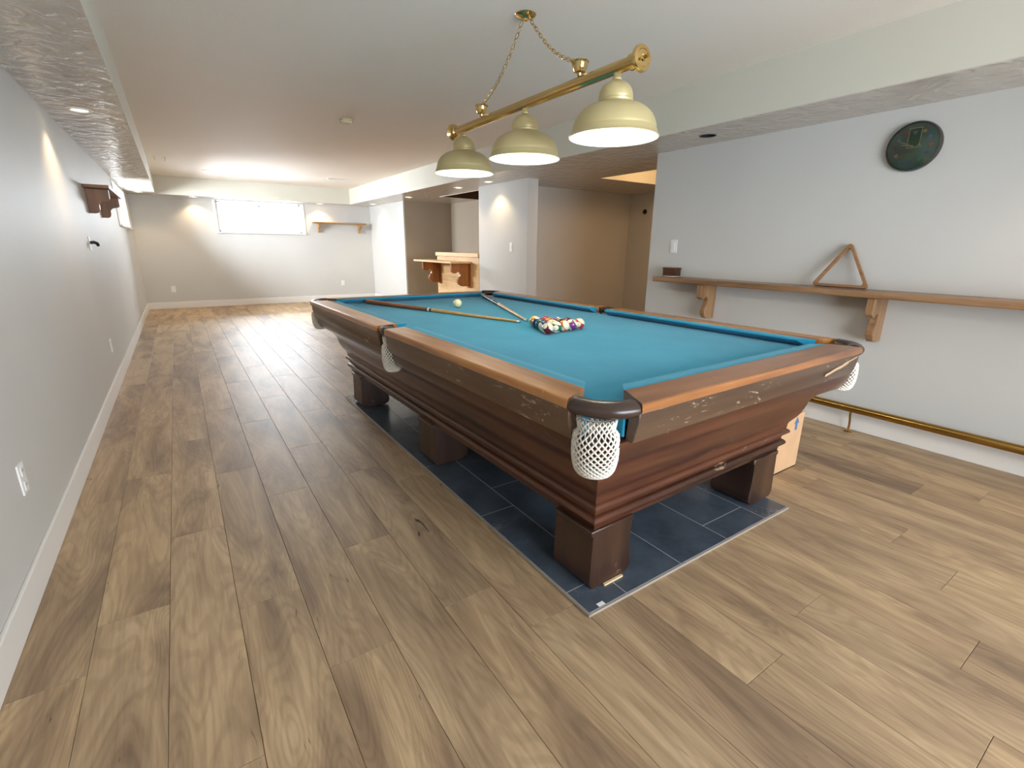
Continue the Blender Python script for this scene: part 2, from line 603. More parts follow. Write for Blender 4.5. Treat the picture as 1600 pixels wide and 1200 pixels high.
# windows
def window(num, axis, a0, a1, z0, z1, face, outward, label, mull=True):
    # axis: direction the window runs; face: inner wall plane; outward: sign toward outside
    def bx(m, p0, p1, d0, d1, q0, q1):
        lo, hi = sorted((face + outward * d0, face + outward * d1))
        if axis == 'X':
            m.box(p0, p1, lo, hi, q0, q1)
        else:
            m.box(lo, hi, p0, p1, q0, q1)
        return m
    root = bpy.data.objects.new('window_%d' % num, None)
    COL.objects.link(root)
    loc = ((a0 + a1) / 2, face, z0) if axis == 'X' else (face, (a0 + a1) / 2, z0)
    root.location = loc
    ORG[root.name] = loc
    struct(root, label)
    m = MB()                                   # reveal lining
    bx(m, a0, a0 + .012, 0, .2, z0, z1)
    bx(m, a1 - .012, a1, 0, .2, z0, z1)
    bx(m, a0, a1, 0, .2, z1 - .012, z1)
    m.build('reveal', M_TRIM, root)
    bx(MB(), a0 - .04, a1 + .04, -.035, .2, z0 - .022, z0 + .006).build('window_sill', M_TRIM, root, bevel=.006)
    m = MB()                                   # flat casing
    bx(m, a0 - .045, a0, -.012, 0, z0, z1)
    bx(m, a1, a1 + .045, -.012, 0, z0, z1)
    m.build('casing', M_TRIM, root, bevel=.003)
    m = MB()
    t = .035
    for (p0, p1, q0, q1) in ((a0 + .012, a0 + .012 + t, z0, z1), (a1 - .012 - t, a1 - .012, z0, z1), (a0, a1, z0 + .006, z0 + t), (a0, a1, z1 - t, z1 - .012)):
        bx(m, p0, p1, .12, .17, q0, q1)
    m.build('frame', M_WHITE, root)
    mid = (a0 + a1) / 2
    if mull:
        bx(MB(), mid - .022, mid + .022, .115, .165, z0 + t, z1 - t).build('mullion', M_WHITE, root)
        bx(MB(), mid - .03, mid - .012, .1, .115, z1 - .1, z1 - .06).build('latch', M_CHROME, root)
        spans = ((a0 + .045, mid - .02), (mid + .02, a1 - .045))
    else:
        spans = ((a0 + .045, a1 - .045),)
    for p0, p1 in spans:
        bx(MB(), p0, p1, .14, .145, z0 + t, z1 - t).build('pane', M_GLASS, root)
    return root


window(1, 'X', *WB, YB, 1, 'high white sliding window in the end wall')
window(2, 'Y', *WL, XL, -1, 'high white window at the far end of the left wall')
window(3, 'X', *WR, YR, -1, 'assumed unseen glazed doors behind the viewer, added for fill light')

# ------------------------------------------------------------------ slate pad
PX0, PX1, PY0, PY1 = 1.024, 2.357, 1.010, 4.022
pad = thing('slate_pad', ((PX0 + PX1) / 2, (PY0 + PY1) / 2, 0), 'dark slate tile pad set in the floor under the pool table', 'tile pad')
box(PX0, PX1, PY0, PY1, 0, .0114).build('grout_bed', M_GROUT, pad)
m = MB()
for b in ((PX0 - .008, PX0, PY0 - .008, PY1 + .008), (PX1, PX1 + .008, PY0 - .008, PY1 + .008), (PX0, PX1, PY0 - .008, PY0), (PX0, PX1, PY1, PY1 + .008)):
    m.box(*b, 0, .011)
m.build('edge_strip', M_EDGE, pad, bevel=.002)
xs = [PX0, 1.212, 1.530, 1.848, 2.157, PX1]
g = .0022
for i in range(5):
    y = 1.135 + .21 * (i % 3) - .63 * 2
    while y < PY1:
        a, b = max(y, PY0), min(y + .63, PY1)
        if b - a > .03:
            box(xs[i] + g, xs[i + 1] - g, a + g, b - g, .004, .012).build('tile', M_SLATE, pad, bevel=.0006, seg=1)
        y += .63

box(1.075, 1.105, 1.013, 1.03, .0121, .0128).build('paint_chip', M_WHITE, pad)

# ------------------------------------------------------------------ pool table (local frame: x across, y along)
TH = 0.02
TW, TL = 1.79, 3.30
ca, sa = math.cos(TH), math.sin(TH)
TC = Vector((.8724 + ca * TW / 2 - sa * TL / 2, .8521 + sa * TW / 2 + ca * TL / 2, 0))
A, B = TW / 2, TL / 2
TZ, BZ = .83, .79
table = thing('pool_table', (TC.x, TC.y, 0), 'antique dark wooden pool table with teal felt and white net pockets', 'pool table', rz=TH, local=True)


def TT(x, y, z=0):
    return Vector((TC.x + ca * x - sa * y, TC.y + sa * x + ca * y, z))


def loft(prof, sides, close_top=True, close_bottom=True):
    m = MB()
    vs = []
    for d, z in prof:
        a, b = A - d, B - d
        vs += [(-a, -b, z), (a, -b, z), (a, b, z), (-a, b, z)]
    fs = []
    for i in range(len(prof) - 1):
        for s in sides:
            t = (s + 1) % 4
            fs.append((4 * i + s, 4 * i + t, 4 * i + 4 + t, 4 * i + 4 + s))
    if close_top:
        fs.append((0, 1, 2, 3))
    if close_bottom:
        k = 4 * (len(prof) - 1)
        fs.append((k, k + 3, k + 2, k + 1))
    return m.add(vs, fs)


def arc_pts(p0, p1, p2, n=6):
    out = []
    for i in range(n + 1):
        t = i / n
        out.append(tuple((1 - t) ** 2 * p0[k] + 2 * t * (1 - t) * p1[k] + t * t * p2[k] for k in (0, 1)))
    return out


ogee = [(.040, .705), (.041, .690)] + arc_pts((.042, .676), (.046, .630), (.088, .607), 6) + \
    arc_pts((.088, .607), (.150, .578), (.172, .530), 6)[1:] + arc_pts((.172, .530), (.186, .462), (.212, .432), 6)[1:] + [(.222, .418), (.226, .405)]
DB = -.012
bead1 = arc_pts((.240, .372), (.222, .366), (.226, .352), 4) + [(.244, .346), (.250, .342)]
flat1 = [(.252, .318)]
bead2 = [(.246, .314)] + arc_pts((.246, .314), (.226, .302), (.238, .287), 5) + [(.250, .282), (.256, .272), (.258, .252)]
prof = ogee + [(d + DB, z + .010) for d, z in bead1 + flat1 + bead2]
loft(prof, (1, 3), True, False).build('cabinet_side', M_CAB, table, smooth=40)
loft(prof, (0, 2), False, True).build('cabinet_end', M_CABX, table, smooth=40)

# legs: profile across x, extruded along y
LW, LD = .225, .21


def leg(sx_, y0, y1):
    xo = sx_ * (A - .238) - .012
    pr = [(0, .264), (.0, .244), (.010, .240)] + arc_pts((.008, .240), (.008, .13), (.003, .05), 5)[1:] + [(.004, .034), (.022, .013)]
    pr += [(.17, .013)] + arc_pts((.17, .013), (LW + .01, .015), (LW, .07), 5)[1:] + arc_pts((LW, .07), (LW - .016, .14), (LW - .008, .240), 4)[1:] + [(LW, .244), (LW, .264)]
    MB().prism([(xo - sx_ * d, z) for d, z in pr], 'Y', y0, y1).build('leg', M_LEG, table, smooth=30, bevel=.004)


for sx_ in (-1, 1):
    for y0, y1 in ((-B + .236, -B + .236 + LD), (-.13, .08), (B - .305 - LD, B - .305)):
        leg(sx_, y0, y1)

# slate bed in felt
bx_, by_ = A - .10, B - .10
c = .085
poly = []
for (qx, qy, a0) in ((bx_, by_, 0), (-bx_, by_, 90), (-bx_, -by_, 180), (bx_, -by_, 270)):
    cx, cyy = qx, qy
    arc = []
    for i in range(7):
        t = math.radians(a0 + 270 - i * 15)  # concave bite
        arc.append((cx + c * math.cos(t), cyy + c * math.sin(t)))
    poly.append(arc)
pts = []
for k, arc in enumerate(poly):
    a0 = [0, 90, 180, 270][k]
    arc2 = sorted(arc, key=lambda p: math.atan2(p[1], p[0]))
    if k == 2:
        arc2 = sorted(arc, key=lambda p: math.atan2(-p[1], -p[0]))
    pts += arc2
    if k == 1:
        pts += [(-bx_, .05), (-bx_ + .045, .03), (-bx_ + .045, -.03), (-bx_, -.05)]
    if k == 3:
        pts += [(bx_, -.05), (bx_ - .045, -.03), (bx_ - .045, .03), (bx_, .05)]
MB().prism(pts, 'Z', .725, BZ).build('bed', M_FELT, table)

# rails: cap, cushion, apron; a side rail runs from the corner pocket to the side pocket
CW, CN = .125, .185
cap_prof = [(0.002, .801), (0, .804), (0, .822), (.003, .8275), (.009, .830), (CW - .01, .833), (CW, .829), (CW, .785), (.03, .785), (.03, .801)]
cush_prof = [(CW, .829), (.150, .830), (CN - .006, .829), (CN - .001, .826), (CN, .821), (CN - .008, .814), (CN - .045, .790), (CW, .790)]
apron_prof = [(.008, .800), (.045, .800), (.055, .703), (.028, .701), (.023, .704), (.008, .770)]


def rail(side, t0, t1, f0, f1, long):
    """side: +-1; runs along y (long) or x; f0/f1 how far the cushion nose and apron are cut back at the ends"""
    half = A if long else B
    g0, g1 = [.48 if f > .03 else 0 for f in (f0, f1)]

    def sweep(prof, e0, e1):
        m = MB()
        n = len(prof)
        vs = []
        for (fn) in (e0, e1):
            for d, z in prof:
                q = side * (half - d)
                t = fn(d)
                vs.append((q, t, z) if long else (t, q, z))
        fs = [tuple(range(n)), tuple(range(2 * n - 1, n - 1, -1))] + [(i, (i + 1) % n, (i + 1) % n + n, i + n) for i in range(n)]
        return m.add(vs, fs)
    mr, ma = (M_RAIL, M_APRON) if long else (M_RAILX, M_APRONX)
    sweep(cap_prof, lambda d: t0 + d * g0, lambda d: t1 - d * g1).build('rail_cap', mr, table, smooth=20)
    k0 = lambda d: t0 + CW * g0 + max(0, d - CW) / (CN - CW) * f0
    k1 = lambda d: t1 - CW * g1 - max(0, d - CW) / (CN - CW) * f1
    sweep(cush_prof, k0, k1).build('cushion', M_FELT, table, smooth=50)
    sweep(apron_prof, lambda d: t0, lambda d: t1).build('apron', ma, table, smooth=50, bevel=.003)


E0 = .15
SP = .062
for s in (-1, 1):
    rail(s, -B + E0, -SP, .06, .012, True)
    rail(s, SP, B - E0, .012, .06, True)
    rail(s, -A + E0, A - E0, .06, .06, False)

# pocket irons and nets
R_IR = .116


def iron(path, r=.026, flat=1.35):
    MB().tube(path, r, 16, flat=flat).build('pocket_iron', M_LEATHER, table, smooth=50, bevel=.003)


def net_mesh():
    ROWS, COLS = 25, 21
    vs, fs = [], []
    D = .185
    for i in range(ROWS):
        t = i / (ROWS - 1)
        z = -D * math.sin(t * PI / 2) ** 1.05
        # radius: cuff, waist, bag
        r = .055 + .012 * math.sin(min(1, t * 1.3) * PI) if t < .7 else .055 * math.cos((t - .7) / .3 * PI / 2 * .93) ** .55 + .012 * math.sin(min(1, t * 1.3) * PI)
        if t < .18:
            r = .058 - .04 * t
        r = max(r, .006)
        for j in range(COLS):
            a = 2 * PI * (j + .5 * (i % 2)) / COLS
            vs.append((r * math.cos(a), r * math.sin(a), z))
    for i in range(0, ROWS - 2):
        for j in range(COLS):
            l_, r_ = ((j - 1) % COLS, j) if i % 2 == 0 else (j, (j + 1) % COLS)
            fs.append((i * COLS + j, (i + 1) * COLS + l_, (i + 2) * COLS + j, (i + 1) * COLS + r_))
    fs.append(tuple((ROWS - 1) * COLS + j for j in range(COLS)))
    for j in range(COLS):
        fs.append((j, (j + 1) % COLS, COLS + j))
    me = bpy.data.meshes.new('net_bag')
    me.from_pydata(vs, [], fs)
    for p in me.polygons:
        p.use_smooth = True
    me.materials.append(M_NET)
    return me


NET = net_mesh()


def net(x, y, sx_=1, sy_=1, sz=1, tiltx=0, tilty=0):
    o = bpy.data.objects.new('net_bag', NET)
    COL.objects.link(o)
    o.parent = table
    o.location = (x, y, .785)
    o.scale = (sx_, sy_, sz)
    o.rotation_euler = (tiltx, tilty, 0)
    w = o.modifiers.new('cord', 'WIREFRAME')
    w.thickness = .0082
    w.use_even_offset = False
    w.use_replace = True
    return o


for kx in (-1, 1):
    for ky in (-1, 1):
        cx, cyy = kx * (A - E0), ky * (B - E0)
        iron([(cx + kx * R_IR * math.cos(t * PI / 16), cyy + ky * R_IR * math.sin(t * PI / 16), .809) for t in range(9)])
        net(kx * (A - (.073 if ky < 0 else .085)), ky * (B - (.098 if ky < 0 else .085)))
        x0, y0_ = sorted((kx * (A - .056), kx * (A - .085))), sorted((ky * (B - E0), ky * (B - E0 + .009)))
        box(*x0, *y0_, .712, .796).build('pocket_liner', M_FELT, table, bevel=.004)
        x0, y0_ = sorted((kx * (A - E0), kx * (A - E0 + .009))), sorted((ky * (B - .056), ky * (B - .085)))
        box(*x0, *y0_, .712, .796).build('pocket_liner', M_FELT, table, bevel=.004)
    xs0 = kx * (A - .075)
    iron([(kx * (A - .10), -SP + .004, .809), (kx * (A - .06), -SP + .004, .809)] + [(kx * (A - .06 + .036 * math.cos(t)), .058 * math.sin(t), .809) for t in (-1.2, -.8, -.4, 0, .4, .8, 1.2)] +
         [(kx * (A - .06), SP - .004, .809), (kx * (A - .10), SP - .004, .809)], .021, 1.0)
    net(kx * (A - .062), .0, .8, .8, 1.08)
ch = []
for i in range(9):
    t = i / 8
    ch.append((A - E0 - .02 - .30 * t, .792 - .045 * t + random.uniform(-.003, .003)))
ch2 = [(x, z - .012 - random.uniform(.0, .006) * (1 - abs(2 * i / 8 - 1))) for i, (x, z) in enumerate(ch)]
M_CHIP = plain('bare_wood_chip', srgb(176, 146, 114), 0.7)
m = MB()
for i in range(8):
    m.add([(ch[i][0], -B + .0075, ch[i][1]), (ch[i + 1][0], -B + .0075, ch[i + 1][1]), (ch2[i + 1][0], -B + .0085, ch2[i + 1][1]), (ch2[i][0], -B + .0085, ch2[i][1])], [(0, 1, 2, 3)])
tag(m.build('chipped_veneer', M_CHIP, table), 'pale bare wood where the veneer has split')
sh = box(-A + .30, -A + .40, -B + .224, -B + .234, .0125, .020).build('shim', M_SHIM, table)

# ------------------------------------------------------------------ cues and balls
def cue(name, butt, tip, joint_t, mats, label, bands):
    p0, p1 = TT(*butt), TT(*tip)
    p0.z, p1.z = BZ + .0190, BZ + .0084
    root = thing(name, tuple(p0), label, 'cue')
    d = p1 - p0
    Ln = d.length
    R = lambda t: .0182 + (.0076 - .0182) * t

    def seg(nm, t0, t1, mat, extra=0.0, n=5):
        ts = [t0 + (t1 - t0) * i / n for i in range(n + 1)]
        pts = [(0, t * Ln, 0) for t in ts]
        o = MB().tube(pts, [R(t) + extra for t in ts], 14).build(nm, mat, None, smooth=50)
        ORG.pop(o.name, None)
        o.parent = root
        o.rotation_euler = d.to_track_quat('Y', 'Z').to_euler()
    seg('bumper', 0, .012, mats[3], -.001)
    seg('butt', .012, joint_t, mats[0])
    for t0, t1, mm in bands:
        seg('ring', t0, t1, mm, .0006, 2)
    seg('shaft', joint_t, .985, mats[1])
    seg('ferrule', .985, .996, M_WHITE)
    seg('tip', .996, 1.0, mats[2])


M_CHALK = plain('chalk_blue', srgb(110, 160, 180), 0.8)
cue('pool_cue', (-.475, 1.43), (-.01, -.057), .485, (M_CUEB, M_CUEM, M_CHALK, M_CUEB), 'pool cue with brown wooden butt and black and white ring', [(.455, .463, M_BLACKP), (.464, .478, M_WHITE), (.479, .489, M_BLACKP)])
cue('pool_cue', (.632, 1.42), (.058, -.034), .47, (M_CUED, M_CUEM, M_CHALK, M_WHITE), 'pool cue with dark patterned butt and white end cap', [(.30, .31, M_WHITE), (.455, .47, M_WHITE)])

BR = .033


def ball_mat(name, col, stripe, cap=(232, 224, 196)):
    m = NT(name)
    tc = m.n('ShaderNodeTexCoord')
    sep = m.n('ShaderNodeSeparateXYZ', i0=tc.outputs['Object'])
    az = m.n('ShaderNodeMath', _operation='ABSOLUTE', i0=sep.outputs[2])
    ax = m.n('ShaderNodeMath', _operation='ABSOLUTE', i0=sep.outputs[0])
    spot = m.n('ShaderNodeMath', _operation='GREATER_THAN', i0=ax.outputs[0], i1=BR * .885)
    c1 = srgb(*col)
    if stripe:
        band = m.n('ShaderNodeMath', _operation='LESS_THAN', i0=az.outputs[0], i1=BR * .52)
        c = m.mix(band.outputs[0], srgb(*cap), c1)
    else:
        c = c1
    c = m.mix(spot.outputs[0], c, srgb(*cap))
    return m.set(Base_Color=c, Roughness=0.12, Coat_Weight=0.5, Coat_Roughness=0.05)


def ball(name, x, y, mat, label, rot, group=None):
    bm = bmesh.new()
    bmesh.ops.create_uvsphere(bm, u_segments=28, v_segments=18, radius=BR)
    for f in bm.faces:
        f.smooth = True
    me = bpy.data.meshes.new(name)
    bm.to_mesh(me)
    bm.free()
    me.materials.append(mat)
    o = bpy.data.objects.new(name, me)
    COL.objects.link(o)
    p = TT(x, y, BZ + BR + .0006)
    o.location = p
    o.rotation_euler = rot
    return tag(o, label, 'ball', group)


m = NT('ivory_cue_ball')
m.set(Base_Color=srgb(236, 226, 180), Roughness=0.12, Coat_Weight=0.4)
ball('cue_ball', .041, .843, m.m, 'plain ivory cue ball lying alone beside the two cues', (0, 0, 0))
V1, V2 = Vector((-.118, -.458)), Vector((.148, -.424))
e1 = (V2 - V1).normalized() * (BR * 2.008)
e2 = Vector((e1.x * .5 - e1.y * .8660, e1.x * .8660 + e1.y * .5))
YEL, BLU, RED, PUR, ORA, GRN, MAR, BLK = (226, 164, 44), (34, 52, 120), (186, 40, 40), (112, 48, 120), (206, 116, 40), (30, 100, 84), (104, 24, 40), (22, 20, 22)
rack = [[(MAR, 1, 'maroon striped'), (GRN, 1, 'green striped'), (ORA, 1, 'orange striped'), (PUR, 1, 'purple striped'), (RED, 1, 'red striped')],
        [(BLU, 1, 'blue striped'), (YEL, 1, 'yellow striped'), (BLK, 0, 'solid black'), (MAR, 0, 'solid maroon')],
        [(GRN, 0, 'solid green'), (ORA, 0, 'solid orange'), (PUR, 0, 'solid purple')],
        [(BLU, 0, 'solid blue'), (RED, 0, 'solid red')],
        [(YEL, 0, 'solid yellow')]]
rots = {(0, 0): (.9, .5, .3), (0, 1): (.15, 0, .9), (0, 2): (1.1, -.5, .5), (0, 3): (.5, .9, .2), (0, 4): (0.6, 0, .7)}
for i, row in enumerate(rack):
    for j, (col, st, nm) in enumerate(row):
        p = V1 + e1 * j + e2 * i
        ball('pool_ball', p.x, p.y, ball_mat(nm.replace(' ', '_') + '_ball', col, st),
             nm + ' pool ball in the triangular rack of balls on the felt', rots.get((i, j), (random.uniform(0, 3), random.uniform(0, 3), random.uniform(0, 3))), 'racked pool balls')

# ------------------------------------------------------------------ billiard lamp
LX, LZ = 1.70, 2.0
LYS = (1.722, 2.410, 3.115)
lamp = thing('billiard_lamp', (LX, 2.42, ZC), 'brass bar billiard lamp with three gold bell shades on chains over the table', 'lamp')
MB().tube([(LX, 1.60, LZ), (LX, 3.25, LZ)], .0255, 28).build('bar', M_BRASS, lamp, smooth=40)
for y0, s in ((1.60, -1), (3.25, 1)):
    pr = [(.0255, -.045), (.032, -.043), (.032, -.012), (.036, -.010), (.036, -.004), (.042, -.002), (.042, .003), (.051, .006), (.051, .014), (.047, .020), (.034, .022), (.031, .019), (.014, .020), (.010, .026), (.0, .028)]
    e = MB().lathe([(r, h * s) for r, h in pr], (LX, y0, LZ), 36, 'Y').build('end_cap', M_BRASS, lamp, smooth=35)
    MB().tube([(LX, y0 + s * .02, LZ), (LX, y0 + s * .045, LZ)], .006, 10).build('finial', M_BRASSD, e, smooth=40)
for y in LYS:
    zr = 1.722
    outer = [(.198, 0), (.200, .004), (.196, .009), (.190, .016), (.187, .030), (.184, .034), (.184, .042)] + arc_pts((.183, .046), (.168, .118), (.080, .138), 9) + \
        [(.076, .141), (.077, .150), (.074, .154), (.075, .160)] + arc_pts((.075, .160), (.072, .212), (.026, .226), 7)[1:] + [(.022, .230)]
    inner = [(.194, .001), (.185, .014), (.182, .030), (.178, .044)] + arc_pts((.176, .05), (.160, .112), (.078, .131), 8) + [(.060, .150), (.030, .190), (.0, .195)]
    sh_ = MB().lathe(outer, (LX, y, zr), 48).build('lamp_shade', M_SHADE, lamp, smooth=35)
    il = MB().lathe([(.198, 0)] + inner, (LX, y, zr), 48).build('shade_lining', M_SHADEIN, sh_, smooth=35)
    MB().lathe([(.020, .222), (.021, .236), (.017, .240), (.014, .262)], (LX, y, zr), 20).build('socket', M_SHADE, sh_, smooth=40)
    pr = [(0, -.045)] + [(.03 * math.sin(t * PI / 8), -.015 - .03 * math.cos(t * PI / 8)) for t in range(1, 7)] + [(.013, .02), (.013, .045), (0, .046)]
    MB().lathe(pr, (LX, y, zr + .095), 20).build('bulb', M_BULB, sh_, smooth=60)
    ld = bpy.data.lights.new('lamp_light', 'POINT')
    ld.energy = 4.5
    ld.color = (1, .9, .74)
    ld.shadow_soft_size = .05
    lo = bpy.data.objects.new('lamp_light', ld)
    COL.objects.link(lo)
    lo.location = (LX, y, zr + .03)
hook = Vector((LX, 2.42, ZC))
for yc in (1.972, 2.883):
    MB().lathe([(.0, -.040), (.010, -.037), (.012, -.026), (.026, -.022), (.030, -.012), (.035, -.002), (.037, .016), (.043, .020), (.041, .024), (.033, .018), (.008, .018), (.0, .02)],
               (LX, yc, 2.066), 28).build('chain_canopy', M_BRASS, lamp, smooth=40)
    # chain with sag
    p0, p1 = Vector((LX, yc, 2.085)), Vector((LX, 2.42 + (.03 if yc > 2.42 else -.03), ZC - .02))
    N = 22
    cm = MB()
    for i in range(N):
        t = (i + .5) / N
        q = p0.lerp(p1, t) + Vector((0, 0, -.05 * math.sin(t * PI)))
        q2 = p0.lerp(p1, t + .02) + Vector((0, 0, -.05 * math.sin((t + .02) * PI)))
        d = (q2 - q).normalized()
        sd = Vector((1, 0, 0)) if i % 2 else d.cross(Vector((1, 0, 0))).normalized()
        h = (p1 - p0).length / N * .78
        cm.tube([q + d * h * math.cos(a) + sd * .0085 * math.sin(a) for a in [2 * PI * k / 10 for k in range(10)]], .0021, 6, closed=True)
    cm.build('chain', M_BRASS, lamp, smooth=60)
MB().lathe([(.0, -.03), (.01, -.028), (.012, -.018), (.05, -.008), (.056, 0), (0, 0)], (LX, 2.42, ZC), 28).build('ceiling_rose', M_BRASS, lamp, smooth=40)


# ------------------------------------------------------------------ recessed lights
def downlight(x, y, label, power=17):
    r = thing('recessed_light', (x, y, ZS), label, 'ceiling light', 'lit recessed lights in the soffits')
    MB().lathe([(.046, -.003), (.050, -.007), (.068, -.006), (.074, -.002), (.074, 0), (.046, 0)], (x, y, ZS), 28).build('trim_ring', M_WHITE, r, smooth=50)
    MB().lathe([(0, -.0035), (.03, -.0035), (.047, -.002)], (x, y, ZS), 24).build('lamp_face', M_POT, r, smooth=60)
    l = bpy.data.lights.new('spot', 'SPOT')
    l.energy = power
    l.color = WARM
    l.spot_size = math.radians(115)
    l.spot_blend = .55
    l.shadow_soft_size = .035
    o = bpy.data.objects.new('downlight_beam', l)
    COL.objects.link(o)
    o.location = (x, y, ZS - .012)


downlight(3.69, 10.88, 'recessed light in the right soffit nearest the far end wall')
downlight(3.69, 8.88, 'recessed light above the far edge of the bar alcove')
downlight(3.69, 6.96, 'recessed light above the bar alcove beside the pier')
downlight(3.69, 6.08, 'recessed light directly above the pale wall pier')
downlight(3.69, .15, 'recessed light in the right soffit nearest the viewer, past the clock')
downlight(.43, 11.56, 'recessed light over the end wall left of the window')
downlight(2.74, 11.56, 'recessed light over the small honey shelf on the end wall')
downlight(-.40, 4.63, 'recessed light in the left soffit above the long wall')
downlight(-.40, 11.1, 'recessed light in the left soffit at the far corner')
e = thing('empty_light_hole', (HX, HY, ZS), 'black empty round light hole in the soffit near the ledge wall', 'light hole')
MB().lathe([(.0625, 0), (.062, .11), (0, .11)], (HX, HY, ZS + .001), 28).build('can', M_BLACK, e, smooth=40)
MB().lathe([(.059, -.002), (.066, -.002), (.066, .0005), (.059, .0005)], (HX, HY, ZS), 28).build('lip', M_BLACKP, e, smooth=40)
hl = bpy.data.lights.new('hall_light', 'POINT')
hl.energy = 16
hl.color = (1, .62, .30)
hl.shadow_soft_size = .12
ho = bpy.data.objects.new('hall_light', hl)
COL.objects.link(ho)
ho.location = (5.3, 4.1, 2.3)

# ceiling fittings
sd = thing('smoke_detector', (1.553, 5.225, ZC), 'cream round smoke detector on the ceiling', 'smoke detector')
MB().lathe([(.06, 0), (.062, -.012), (.056, -.016), (.056, -.024), (.048, -.036), (.02, -.04), (0, -.04)], (1.553, 5.225, ZC), 28).build('housing', M_CREAM, sd, smooth=40)
MB().lathe([(.057, -.017), (.0585, -.02), (.057, -.023)], (1.553, 5.225, ZC), 28).build('vent_ring', M_TRIM, sd, smooth=40)
for x, y, lb in ((.704, 10.06, 'white ceiling vent nearer the left soffit'), (2.656, 9.81, 'white ceiling vent nearer the right beam')):
    v = thing('ceiling_vent', (x, y, ZC), lb, 'vent', 'ceiling vents')
    m = MB()
    for b in ((x - .16, x + .16, y - .07, y - .055), (x - .16, x + .16, y + .055, y + .07), (x - .16, x - .145, y - .055, y + .055), (x + .145, x + .16, y - .055, y + .055)):
        m.box(*b, ZC - .008, ZC)
    m.build('frame', M_WHITE, v)
    for k in range(6):
        yy = y - .045 + k * .018
        box(x - .145, x + .145, yy - .006, yy + .006, ZC - .006, ZC - .002).build('slat', M_WHITE, v)

# ------------------------------------------------------------------ bar ledge on the right wall
LT = .998
led = thing('bar_ledge', (XR, 1.3, LT - .04), 'long oak drinks ledge on scroll brackets along the right wall', 'ledge')
box(3.645, XR - .0015, -1.2, 3.075, LT - .042, LT).build('ledge_board', M_LEDGE, led, bevel=.009, seg=3)


def scroll(depth, height, t=0):
    """bracket outline: (distance from wall, drop)"""
    d, h = depth, height
    pts = [(0, 0), (d, 0), (d, -.36 * h)]
    pts += [(d - .06 * d - .10 * d * (1 - math.cos(a)), -.36 * h - .07 * h * math.sin(a)) for a in (.4, 1.0, 1.57)]
    pts += [(.72 * d, -.41 * h), (.66 * d, -.36 * h), (.60 * d, -.35 * h), (.53 * d, -.40 * h), (.50 * d, -.48 * h), (.53 * d, -.56 * h), (.60 * d, -.63 * h), (.66 * d, -.72 * h), (.66 * d, -.82 * h), (.60 * d, -.91 * h), (.48 * d, -.98 * h), (.34 * d, -1.0 * h), (0, -1.0 * h)]
    return pts


for y in (2.58, 1.305, 0.0):
    MB().prism([(XR - .0015 - d, LT - .042 + z) for d, z in scroll(.215, .30)], 'Y', y - .024, y + .024).build('scroll_bracket', M_BRKT, led, bevel=.006)

tri = thing('ball_rack', (3.80, 1.56, LT), 'empty wooden ball rack triangle leaning on the wall on the ledge', 'ball rack')
# triangle in its own plane: base along y, leaning toward the wall
ys0, ys1, hgt = 1.745, 1.375, .315
lean = math.atan2(.075, hgt)


def tp(s, h, off):
    # s along base, h up the slope, off normal
    return (3.785 + h * math.sin(lean) + off * math.cos(lean), s, LT + .008 + h * math.cos(lean) - off * math.sin(lean))


def tri_ring(inset, rad, n=5):
    y0, y1 = ys1, ys0
    pts = [Vector((y0, 0)), Vector((y1, 0)), Vector(((y0 + y1) / 2, hgt))]
    cen = (pts[0] + pts[1] + pts[2]) / 3
    out = []
    for i, p in enumerate(pts):
        v = (cen - p).normalized()
        q = p + v * (inset * 2 + rad * 2)
        a0 = math.atan2(-v.y, -v.x)
        for k in range(n):
            a = a0 + (k / (n - 1) - .5) * (2 * PI / 3)
            out.append((q.x + rad * math.cos(a), q.y + rad * math.sin(a)))
    return out


o_, i_ = tri_ring(0, .018), tri_ring(.019, .012)
n = len(o_)
vs, fs = [], []
for ring, off in ((o_, 0), (i_, 0), (i_, .026), (o_, .026)):
    vs += [tp(s, h, off) for s, h in ring]
for r in range(4):
    for j in range(n):
        k = (j + 1) % n
        fs.append((r * n + j, r * n + k, ((r + 1) % 4) * n + k, ((r + 1) % 4) * n + j))
MB().add(vs, fs).build('triangle_frame', M_TRI, tri, bevel=.003)

chk = thing('wooden_box', (3.815, 3.02, LT + .007), 'small dark walnut box on a white dish at the ledge end', 'box')
box(3.775, 3.845, 2.915, 3.065, LT + .0075, LT + .075).build('body', M_DKBOX, chk, bevel=.003)
box(3.772, 3.848, 2.912, 3.068, LT + .066, LT + .082).build('lid', M_DKBOX, chk, bevel=.003)
dsh = thing('dish', (3.815, 3.01, LT), 'flat white dish under the small walnut box', 'dish')
MB().lathe([(0, 0), (.062, 0), (.066, .003), (.066, .007), (0, .007)], (3.808, 2.985, LT), 28).build('plate', M_WHITE, dsh, smooth=40)

# clock
CY, CZ, CR = 1.328, 1.872, .143
clk = thing('wall_clock', (XR, CY, CZ), 'round dark green billiard themed wall clock', 'clock')
MB().lathe([(CR * .91, -.024), (CR * .925, -.028), (CR * .97, -.026), (CR, -.016), (CR, 0), (0, 0)], (XR, CY, CZ), 56, 'X').build('rim', M_CHROME, clk, smooth=40)


def face_mat():
    m = NT('dark_green_dial')
    v = m.coord()
    c = m.ramp(m.noise(v, 9, 3), [(0.3, srgb(38, 84, 76)), (0.7, srgb(54, 112, 90))])
    return m.set(Base_Color=c, Roughness=0.08, Coat_Weight=1.0, Coat_Roughness=0.03)


MB().lathe([(0, -.022), (CR * .915, -.022), (CR * .92, -.018), (0, -.018)], (XR, CY, CZ), 56, 'X').build('dial', face_mat(), clk, smooth=40)
FXX = XR - .0222


